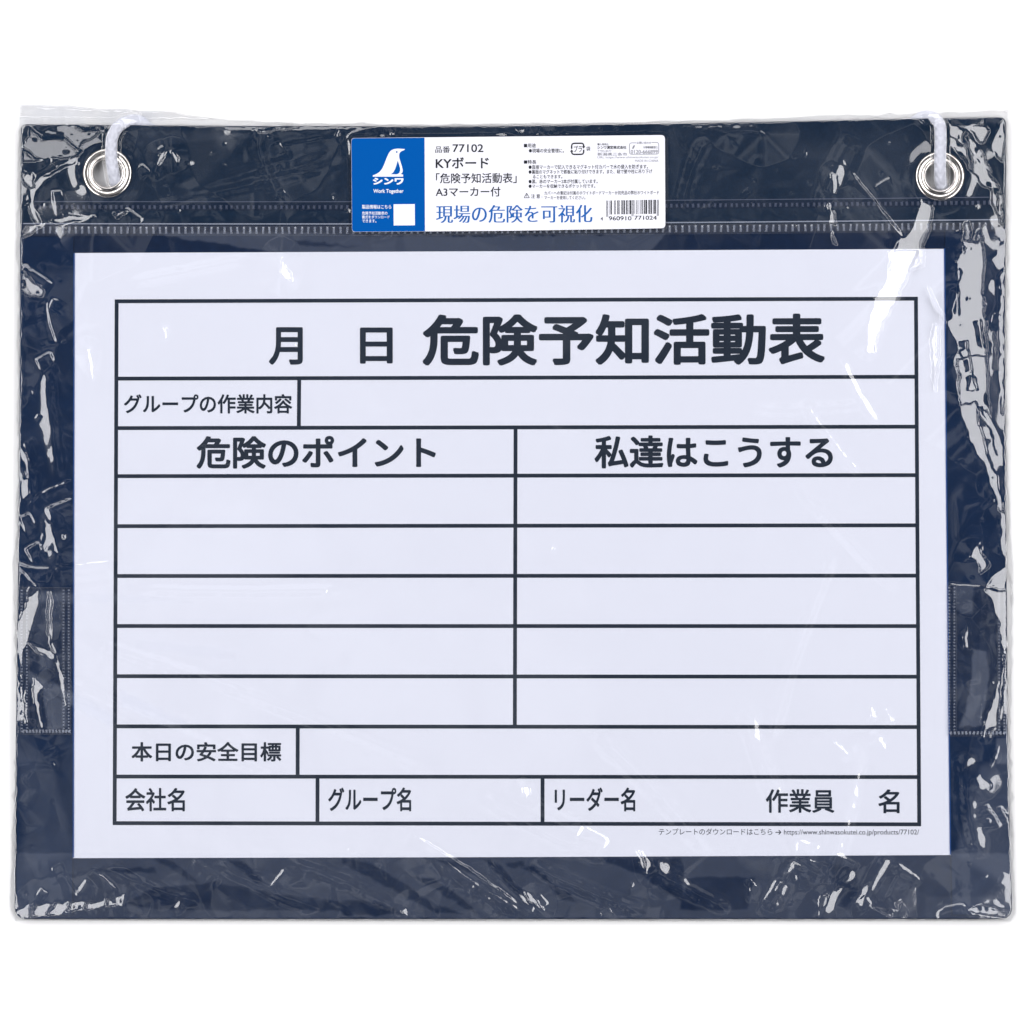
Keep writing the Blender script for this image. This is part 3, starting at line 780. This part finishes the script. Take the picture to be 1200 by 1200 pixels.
# --- grey reflections on the film, painted in as extra scatter over its base milkiness
HAZE_SHEEN += 0.0012 + 0.001 * border
haze_sheen([(20, 1000), (1185, 1000), (1186, 1076), (18, 1076)], 0.020, ragged=.5)
for q in ([(0, 460), (100, 465), (230, 515), (0, 522)], [(0, 322), (100, 330), (330, 480), (430, 515), (330, 510), (130, 400), (0, 335)], [(250, 380), (330, 390), (490, 510), (440, 500)], [(500, 320), (560, 340), (640, 440), (700, 500), (640, 470)],
          [(630, 350), (680, 345), (740, 400), (830, 470), (780, 470), (700, 380)], [(900, 315), (1200, 320), (1200, 470), (1130, 430), (1060, 380)], [(580, 335), (640, 330), (650, 345), (590, 350)], [(330, 320), (420, 330), (470, 380)]):
    haze_sheen(Zm(q), -0.017)
haze_sheen(Zn([(75, 480), (300, 480), (275, 590), (45, 590)]), -0.017)
haze_sheen(Zn([(540, 430), (640, 450), (650, 520), (600, 600), (560, 500)]), -0.012, soft=3)
haze_sheen(Zb([(540, 540), (760, 520), (960, 560), (1200, 590), (1200, 622), (600, 620), (430, 600)]), -0.017)
haze_sheen(Zb([(320, 480), (540, 470), (550, 490), (440, 488)]), -0.015)
haze_sheen(Zb([(540, 440), (600, 445), (700, 520), (650, 510)]), -0.015)
haze_sheen(Zb([(800, 440), (850, 445), (930, 530), (900, 525)]), -0.015)
haze_sheen(Zn([(870, 545), (1150, 545), (1150, 615), (870, 615)]), 0.008, ragged=0)
haze_sheen([(20, 880), (62, 900), (86, 1000), (30, 1020)], 0.012, soft=6)
haze_sheen([(1150, 900), (1184, 880), (1184, 1040), (1120, 1000)], 0.020, soft=6)
haze_sheen([(180, 274), (250, 272), (560, 277), (780, 274), (760, 296), (330, 296), (270, 288)], 0.024)
haze_sheen([(345, 281), (380, 284), (420, 290), (350, 287)], -0.018)
haze_sheen([(40, 226), (160, 215), (300, 180), (410, 165), (410, 240), (40, 245)], 0.006, soft=8)
haze_sheen([(780, 150), (1060, 150), (1060, 262), (780, 262)], 0.007, soft=14)
haze_sheen([(930, 180), (1060, 150), (1090, 250), (960, 250)], 0.009, soft=20)
haze_sheen([(150, 152), (260, 155), (300, 160), (160, 172)], 0.015, soft=3)
haze_sheen(Zl([(205, 830), (310, 900), (310, 1010), (225, 1030)]), 0.032)
haze_sheen(Zl([(180, 365), (300, 365), (300, 560), (250, 560), (150, 560)]), 0.012, soft=3)
haze_sheen(Zl([(190, 660), (250, 670), (240, 730), (190, 740)]), 0.02)
haze_sheen(Zw([(470, 340), (560, 350), (560, 480), (480, 460)]), 0.022)
haze_sheen(Zw([(560, 640), (620, 660), (640, 760), (600, 1000), (500, 1010), (545, 860)]), 0.032)
haze_sheen(Zw([(670, 1060), (725, 1060), (725, 1180), (670, 1180)]), 0.03, ragged=.3)
for q, a in (([(135, 745), (530, 940), (530, 1010), (140, 800)], .03), ([(560, 830), (900, 1000), (760, 1000), (560, 900)], .03), ([(640, 600), (1100, 650), (1100, 690), (640, 640)], .015), ([(140, 380), (540, 385), (900, 420), (140, 420)], .02)):
    haze_sheen(Zl(q), a, soft=3)  # faint sheen bands over the form, painted as scatter too
HAZE_SHEEN += 0.004 * vnoise(30, 31) * border + 0.0025 * vnoise(9, 32) * border
# loose lip of the bag above the board
HAZE_SHEEN = HAZE_SHEEN * np.where(HAZE_SHEEN > 0.004, np.where(YY > 262, 1.8, 0.9), 1.0)
lip = 1 - sstep(138, 147, YY + 0.006 * (XX - 500))
HAZE_SHEEN += (0.07 + 0.05 * vnoise(22, 51) + 0.03 * vnoise(6, 52)) * lip * (1 - 0.8 * sstep(150, 260, XX))
HAZE_SHEEN = np.clip(HAZE_SHEEN, 0.0006, 0.3)


# --- what the film lies on
d_board, sy, sx = sdf(out_b, pad=40, ragged=0.6)
base = np.zeros((S, S), np.float32)
base[sy, sx] = sstep(-9, 1.0, d_board)
z_rest = 0.75 + (Z_BAG - 0.75) * base
def ridge(path, top, r_in, r_out):
    global z_rest
    dm = np.full((S, S), 1e9, np.float32)
    for a, b in zip(path[:-1], path[1:]):
        a = np.array(a, np.float32); b = np.array(b, np.float32); d = b - a
        t = np.clip(((XX - a[0]) * d[0] + (YY - a[1]) * d[1]) / max(float(d @ d), 1e-6), 0, 1)
        dm = np.minimum(dm, np.hypot(XX - a[0] - t * d[0], YY - a[1] - t * d[1]))
    z_rest = np.maximum(z_rest, z_rest + (top - z_rest) * (1 - sstep(r_in, r_out, dm)))
for g in GR: ridge([g, (g[0] + .1, g[1])], 5.5, 27, 48)
ridge([(135, 212), (130.4, 186), (131, 162), (137, 150)], 8.7, 7.2, 10.5)
ridge([(137, 150), (145, 144), (158, 141)], 6.4, 7, 10)
ridge([(1102, 214), (1102, 150)], 8.7, 7.2, 10.5)
ridge([(1101, 146), (1096, 139), (1086, 136)], 6.2, 7, 10)
# pockets swell a little under the film
for x0, x1, y0, y1 in ((25, 84, 690, 858), (1112, 1179, 688, 860)):
    z_rest += 0.4 * np.clip(np.sin(np.pi * np.clip((XX - x0) / (x1 - x0), 0, 1)), 0, 1) ** .7 * np.clip(np.sin(np.pi * np.clip((YY - y0) / (y1 - y0), 0, 1)), 0, 1) ** .5
STK = rounded([(411.6, 161.8), (779.2, 158.2), (779.8, 267.4), (600, 270.4), (412.4, 271.8)], [4, 5, 5, 0, 4])
d_st, sy, sx = sdf(STK, pad=64, ragged=0)
under = np.zeros((S, S), np.float32); under[sy, sx] = sstep(-5, 1, d_st)
near = np.zeros((S, S), np.float32); near[sy, sx] = sstep(-58, 0, d_st)
HL = blur(blur(H, 12), 12); H = HL * (1 - near) + (H - HL) * (1 - under)
HL = blur(blur(H, 12), 12)
for g in GR: gm = sstep(29, 38, np.hypot(XX - g[0], YY - g[1])); H = HL + (H - HL) * gm
H *= 0.5 + 0.5 * base
top = z_rest + np.clip(H, -14, 40) * 0.41
floor_z = np.where(base > 0.98, 4.15, 0.7) + 1.0 * 0
soft_floor = np.where(top < floor_z + 0.25, floor_z + 0.25 * np.exp(np.clip((top - floor_z - 0.25) / 0.25, -30, 0)), top)
top = soft_floor.astype(np.float32)
top = np.maximum(top, z_rest - 0.55)
top = top * (1 - under) + 5.0 * under

# --- the bag as one closed skin
def curve(pts):
    q = np.array(sorted(pts)); return lambda t: np.interp(t, q[:, 0], q[:, 1])
yt = curve([(10, 122), (24, 122.5), (60, 124), (105, 126), (150, 129), (190, 130), (215, 134), (250, 139), (330, 143.5), (480, 145.5), (740, 143), (900, 138), (1000, 134.5), (1120, 131), (1190, 128)])
yb = curve([(0, 1079), (400, 1080), (800, 1080), (1200, 1080)])
xlf = curve([(120, 24), (160, 21), (200, 19), (235, 20), (270, 18), (330, 21), (450, 20), (560, 20), (640, 17.5), (660, 15), (720, 15.5), (800, 18), (860, 18.5), (1000, 13), (1062, 11.5), (1080, 17)])
xrf = curve([(120, 1181), (200, 1182), (300, 1182), (400, 1180.5), (520, 1181), (590, 1183), (680, 1188), (750, 1187), (850, 1185), (950, 1187), (1070, 1190), (1081, 1185)])
NU, NV = 1170, 955
u = np.linspace(0, 1, NU); v = np.linspace(0, 1, NV)
U, V = np.meshgrid(u, v)
wob = np.interp(np.arange(NV), np.arange(0, NV + 8, 8), rs.normal(0, 0.9, NV // 8 + 2)[:len(np.arange(0, NV + 8, 8))])
X0 = 15 + U * 1170
Y = yt(X0) + np.interp(X0, np.arange(0, 1212, 12), rs.normal(0, 0.7, 101)) * (1 - V) ** 30 + V * (yb(X0) - yt(X0))
X = xlf(Y) + (U) * (xrf(Y) - xlf(Y)) + (wob[:, None] * (np.exp(-U * 60) - np.exp(-(1 - U) * 60)))
Xi = np.clip(X, 0, S - 1.01); Yi = np.clip(Y, 0, S - 1.01)
ix = Xi.astype(int); iy = Yi.astype(int); fx = Xi - ix; fy = Yi - iy
samp = lambda A: (A[iy, ix] * (1 - fx) + A[iy, ix + 1] * fx) * (1 - fy) + (A[iy + 1, ix] * (1 - fx) + A[iy + 1, ix + 1] * fx) * fy
Zt_ = samp(top); HZ = samp(HAZE_SHEEN)
edge = np.zeros_like(U, bool); edge[0] = edge[-1] = True; edge[:, 0] = edge[:, -1] = True
Zt_[edge] = 0.55
front = P(X, Y, Zt_).reshape(-1, 3)
# back skin: a coarser copy of the same grid lying flat under the board
inner = ~edge
Bk = P(X, Y, np.full_like(X, Z_BACK)).reshape(-1, 3)
idx = np.arange(NU * NV).reshape(NV, NU)
bidx = idx.copy(); bidx[inner] = NU * NV + np.arange(inner.sum())
verts = np.vstack([front, Bk[inner.ravel()]]).astype(np.float32)
q1 = np.stack([idx[:-1, :-1], idx[1:, :-1], idx[1:, 1:], idx[:-1, 1:]], -1).reshape(-1, 4)
q2 = np.stack([bidx[:-1, :-1], bidx[:-1, 1:], bidx[1:, 1:], bidx[1:, :-1]], -1).reshape(-1, 4)
quads = np.vstack([q1, q2]).astype(np.int32)
me = bpy.data.meshes.new('bag_film')
me.vertices.add(len(verts)); me.vertices.foreach_set('co', verts.ravel())
me.loops.add(quads.size); me.loops.foreach_set('vertex_index', quads.ravel())
me.polygons.add(len(quads)); me.polygons.foreach_set('loop_start', np.arange(0, quads.size, 4, dtype=np.int32))
me.update(calc_edges=True)
at = me.attributes.new('haze_sheen', 'FLOAT', 'POINT')
at.data.foreach_set('value', np.concatenate([HZ.ravel(), np.full(int(inner.sum()), 0.004)]).astype(np.float32))
bag = empty('plastic_bag', (0, 0, Z_BACK * MM), 'crinkled clear plastic bag with a blue and white sticker, wrapped round the board', 'plastic bag')
link('bag_film', me, M['bag'], bag, True)

# ------------------------------------------------------------------ the sticker on the bag
ZS = 5.35
ZI = ZS + 0.06
stick = plate('label_sticker', STK, 5.15, ZS, M['sticker'], bag)
mb = MB()
mb.flat(rounded([(411.8, 162.0), (497.5, 161.3), (498.0, 271.0), (412.6, 271.6)], [4, 0, 0, 4]), ZS + 0.03)
mb.build('blue_panel', M['blue'], stick)
ZL = ZS + 0.09
zp = lambda p: zoom(400, 140, 6, p)
# bird emblem with its baseline
mb = MB()
mb.flat(zp([(222, 393), (245, 384), (268, 370), (288, 345), (303, 312), (318, 272), (332, 240), (348, 219), (368, 209), (395, 205), (420, 206), (448, 208), (441, 216), (424, 222), (411, 233), (406, 250), (408, 272), (416, 298), (426, 330), (432, 356), (430, 372), (418, 384), (434, 387), (434, 402), (222, 402)]), ZL)
mb.build('bird_emblem', M['logo'], stick)
mb = MB()
mb.flat(zoom(450, 160, 10.9, [(175, 308), (190, 350), (204, 400), (206, 436), (194, 466), (165, 482), (88, 481), (118, 458), (143, 414), (160, 362)]), ZL + 0.06)
mb.flat(circle(464.9, 178.1, 1.0, 14)[::1], ZL + 0.06)
mb.build('bird_emblem_cutout', M['blue'], stick)
def TS(b, x0, y0, x1, y1, m='black', name='printed_text', **k):
    if m == 'logo': return text(b, x0, y0, x1, y1, ZL, M[m], stick, name, **k)
    return text(b, x0, y0, x1, y1, ZI, M[m], stick, name, **k)
TS('シンワ', 437, 208.2, 473, 216.4, 'logo', bold=0.05)
TS('Work Together', 437.5, 221.6, 472.8, 227.4, 'logo', bold=0.022)
TS('製品情報はこちら', 424.3, 240, 458.5, 244.8, 'logo', bold=0.015)
TS('危険予知活動表の', 424.3, 247.8, 454, 251.8, 'logo', bold=0.012)
TS('書式をダウンロード', 424.3, 252.4, 456.5, 256.2, 'logo', bold=0.012)
TS('できます。', 424.3, 257, 441, 260.8, 'logo', bold=0.012)
mb = MB(); mb.flat([(461.2, 239.4), (486, 239.2), (486.2, 264), (461.4, 264.2)], ZL); mb.build('white_square', M['logo'], stick)
TS('品番', 510, 171.4, 527.4, 179, bold=0.006)
TS('77102', 530.4, 169, 566.4, 178.3, bold=0.012)
TS('KYボード', 510.6, 184.5, 572.8, 197.5, bold=0.018, dy=-.3)
TS('「危険予知活動表」', 511, 203, 605.4, 215, bold=0.012, dy=-.5)
TS('A3マーカー付', 510.6, 219.2, 586.4, 230.6, bold=0.013, dy=-.4)
TS('現場の危険を可視化', 511, 240.6, 694.2, 261.2, 'printblue', serif=True, res=6, dy=-.6)
TS('■用途', 614, 168, 628, 173)
TS('●現場の安全管理に。', 619.8, 174, 661, 179)
TS('■特長', 614, 187.4, 628.4, 192.2)
TS('●直接マーカーで記入できるマグネット付カバーで水の侵入を防ぎます。', 619.6, 193.3, 759.4, 198.4, dy=-.7, bold=.01)
TS('●裏面のマグネットで鉄板に貼り付けできます。また、紐で壁や柱に吊り下げ', 619.6, 199, 764.4, 204, dy=-.7, bold=.01)
TS('ることもできます。', 624.4, 204.8, 659, 209.2, bold=.01)
TS('●黒、赤のマーカー2本が付属しています。', 619.6, 210.2, 700.4, 215.2, dy=-.3, bold=.01)
TS('●マーカーを収納できるポケット付です。', 619.6, 215.8, 697.6, 220.6, dy=-.3, bold=.01)
TS('注 意 :', 622.4, 227.4, 635.4, 232.4, bold=.006)
TS('カバーへの筆記は付属のホワイトボードマーカーか別売品の弊社ホワイトボード', 638, 223.9, 772.4, 228.5, dy=-.6, bold=.004)
TS('マーカーを使用してください。', 638, 229.4, 686, 233.8, bold=.004)
TS('輸入発売元', 700.2, 167.8, 713, 170.3, bold=.006)
TS('シンワ測定株式会社', 700, 170.8, 734, 174.6, bold=.02)
TS('〒955-8577', 700.4, 175.8, 716.6, 178, 'grey', bold=.0)
TS('新潟県三条市', 700.2, 178.8, 735, 182.6, 'grey', bold=.01)
TS('URL https://www.shinwasokutei.co.jp/', 700.2, 183.2, 771.6, 186.4, 'grey', bold=.0, dy=-.4)
TS('MADE IN CHINA', 744.2, 187, 771.6, 189.8, 'grey', bold=.0)
TS('お問い合わせ', 746.4, 165.8, 763, 168.9, 'grey', bold=.01)
TS('お客様相談窓口', 754, 171.2, 770.4, 174, bold=.006)
TS('0120-666899', 739.2, 175.6, 770.8, 180, 'grey', bold=.012)
TS('袋', 687, 171.6, 691.8, 176.8, bold=.005)
def stroke(mb, pts, w, z, closed=False):
    pts = [np.array(p, float) for p in pts]; n = len(pts)
    for i in range(n if closed else n - 1):
        a, b = pts[i], pts[(i + 1) % n]; d = (b - a) / max(np.linalg.norm(b - a), 1e-6); q = np.array((-d[1], d[0])) * w / 2
        mb.flat([a - q, b - q, b + q, a + q], z + 0.004 * (i % 2))
mb = MB()                                          # warning triangle
stroke(mb, [(617.2, 226.4), (620.4, 231.8), (614.2, 231.8)], 0.7, ZI, True)
stroke(mb, [(617.2, 228.2), (617.2, 230)], 0.7, ZI + .01); stroke(mb, [(617.2, 230.6), (617.2, 231.2)], 0.7, ZI + .01)
mb.build('warning_mark', M['black'], stick)
mb = MB()                                          # recycling mark: rounded square of two arrows
stroke(mb, rounded([(669.9, 174.4), (669.9, 168), (684, 167.8), (684, 172)], [0, 3, 3, 0], 4), 1.7, ZI)
stroke(mb, rounded([(684, 175.4), (684, 180.8), (670, 181), (670, 177.4)], [0, 3, 3, 0], 4), 1.7, ZI)
mb.flat([(682, 171.4), (686, 171.4), (684, 174.2)], ZI + .01); mb.flat([(668, 177.8), (670, 175), (672, 177.8)], ZI + .01)
mb.build('recycling_mark', M['black'], stick)
TS('プラ', 672.4, 170.6, 682, 178.2, bold=.012)
mb = MB()
stroke(mb, rounded([(746, 167.4), (737.6, 167.4), (737.6, 180.8), (772, 180.6), (772, 166.8), (763.6, 166.9)], [0, 3, 3, 3, 3, 0], 4), 0.75, ZI)
mb.flat([(740.4, 174.2), (742.4, 170.4), (744.4, 170.2), (742.6, 174.2)], ZI)
mb.build('contact_box', M['grey'], stick)
# barcode
Lc = '0001101 0011001 0010011 0111101 0100011 0110001 0101111 0111011 0110111 0001011'.split()
Gc = [''.join('1' if c == '0' else '0' for c in s)[::-1] for s in Lc]; Rc = [''.join('1' if c == '0' else '0' for c in s) for s in Lc]
code = '4960910771024'; par = 'LGLLGG'
bits = '101' + ''.join((Lc if p == 'L' else Gc)[int(c)] for c, p in zip(code[1:7], par)) + '01010' + ''.join(Rc[int(c)] for c in code[7:]) + '101'
mb = MB(); i = 0
while i < 95:
    if bits[i] == '1':
        j = i
        while j < 95 and bits[j] == '1': j += 1
        g = i < 3 or 45 <= i < 50 or i >= 92
        xa, xb = 710.6 + i * 61.2 / 95, 710.6 + j * 61.2 / 95
        ya = 235.0 - 1.0 * i / 95
        mb.flat([(xa, ya), (xb, ya), (xb, ya + (19 if g else 16.4)), (xa, ya + (19 if g else 16.4))], ZI)
        i = j
    else: i += 1
mb.build('barcode', M['black'], stick)
TS('4', 703.8, 254.2, 706.6, 258.4, bold=.01)
TS('960910', 713.4, 253.4, 740, 258.2, bold=.01)
TS('771024', 743.4, 252.8, 769.6, 257.6, bold=.01)
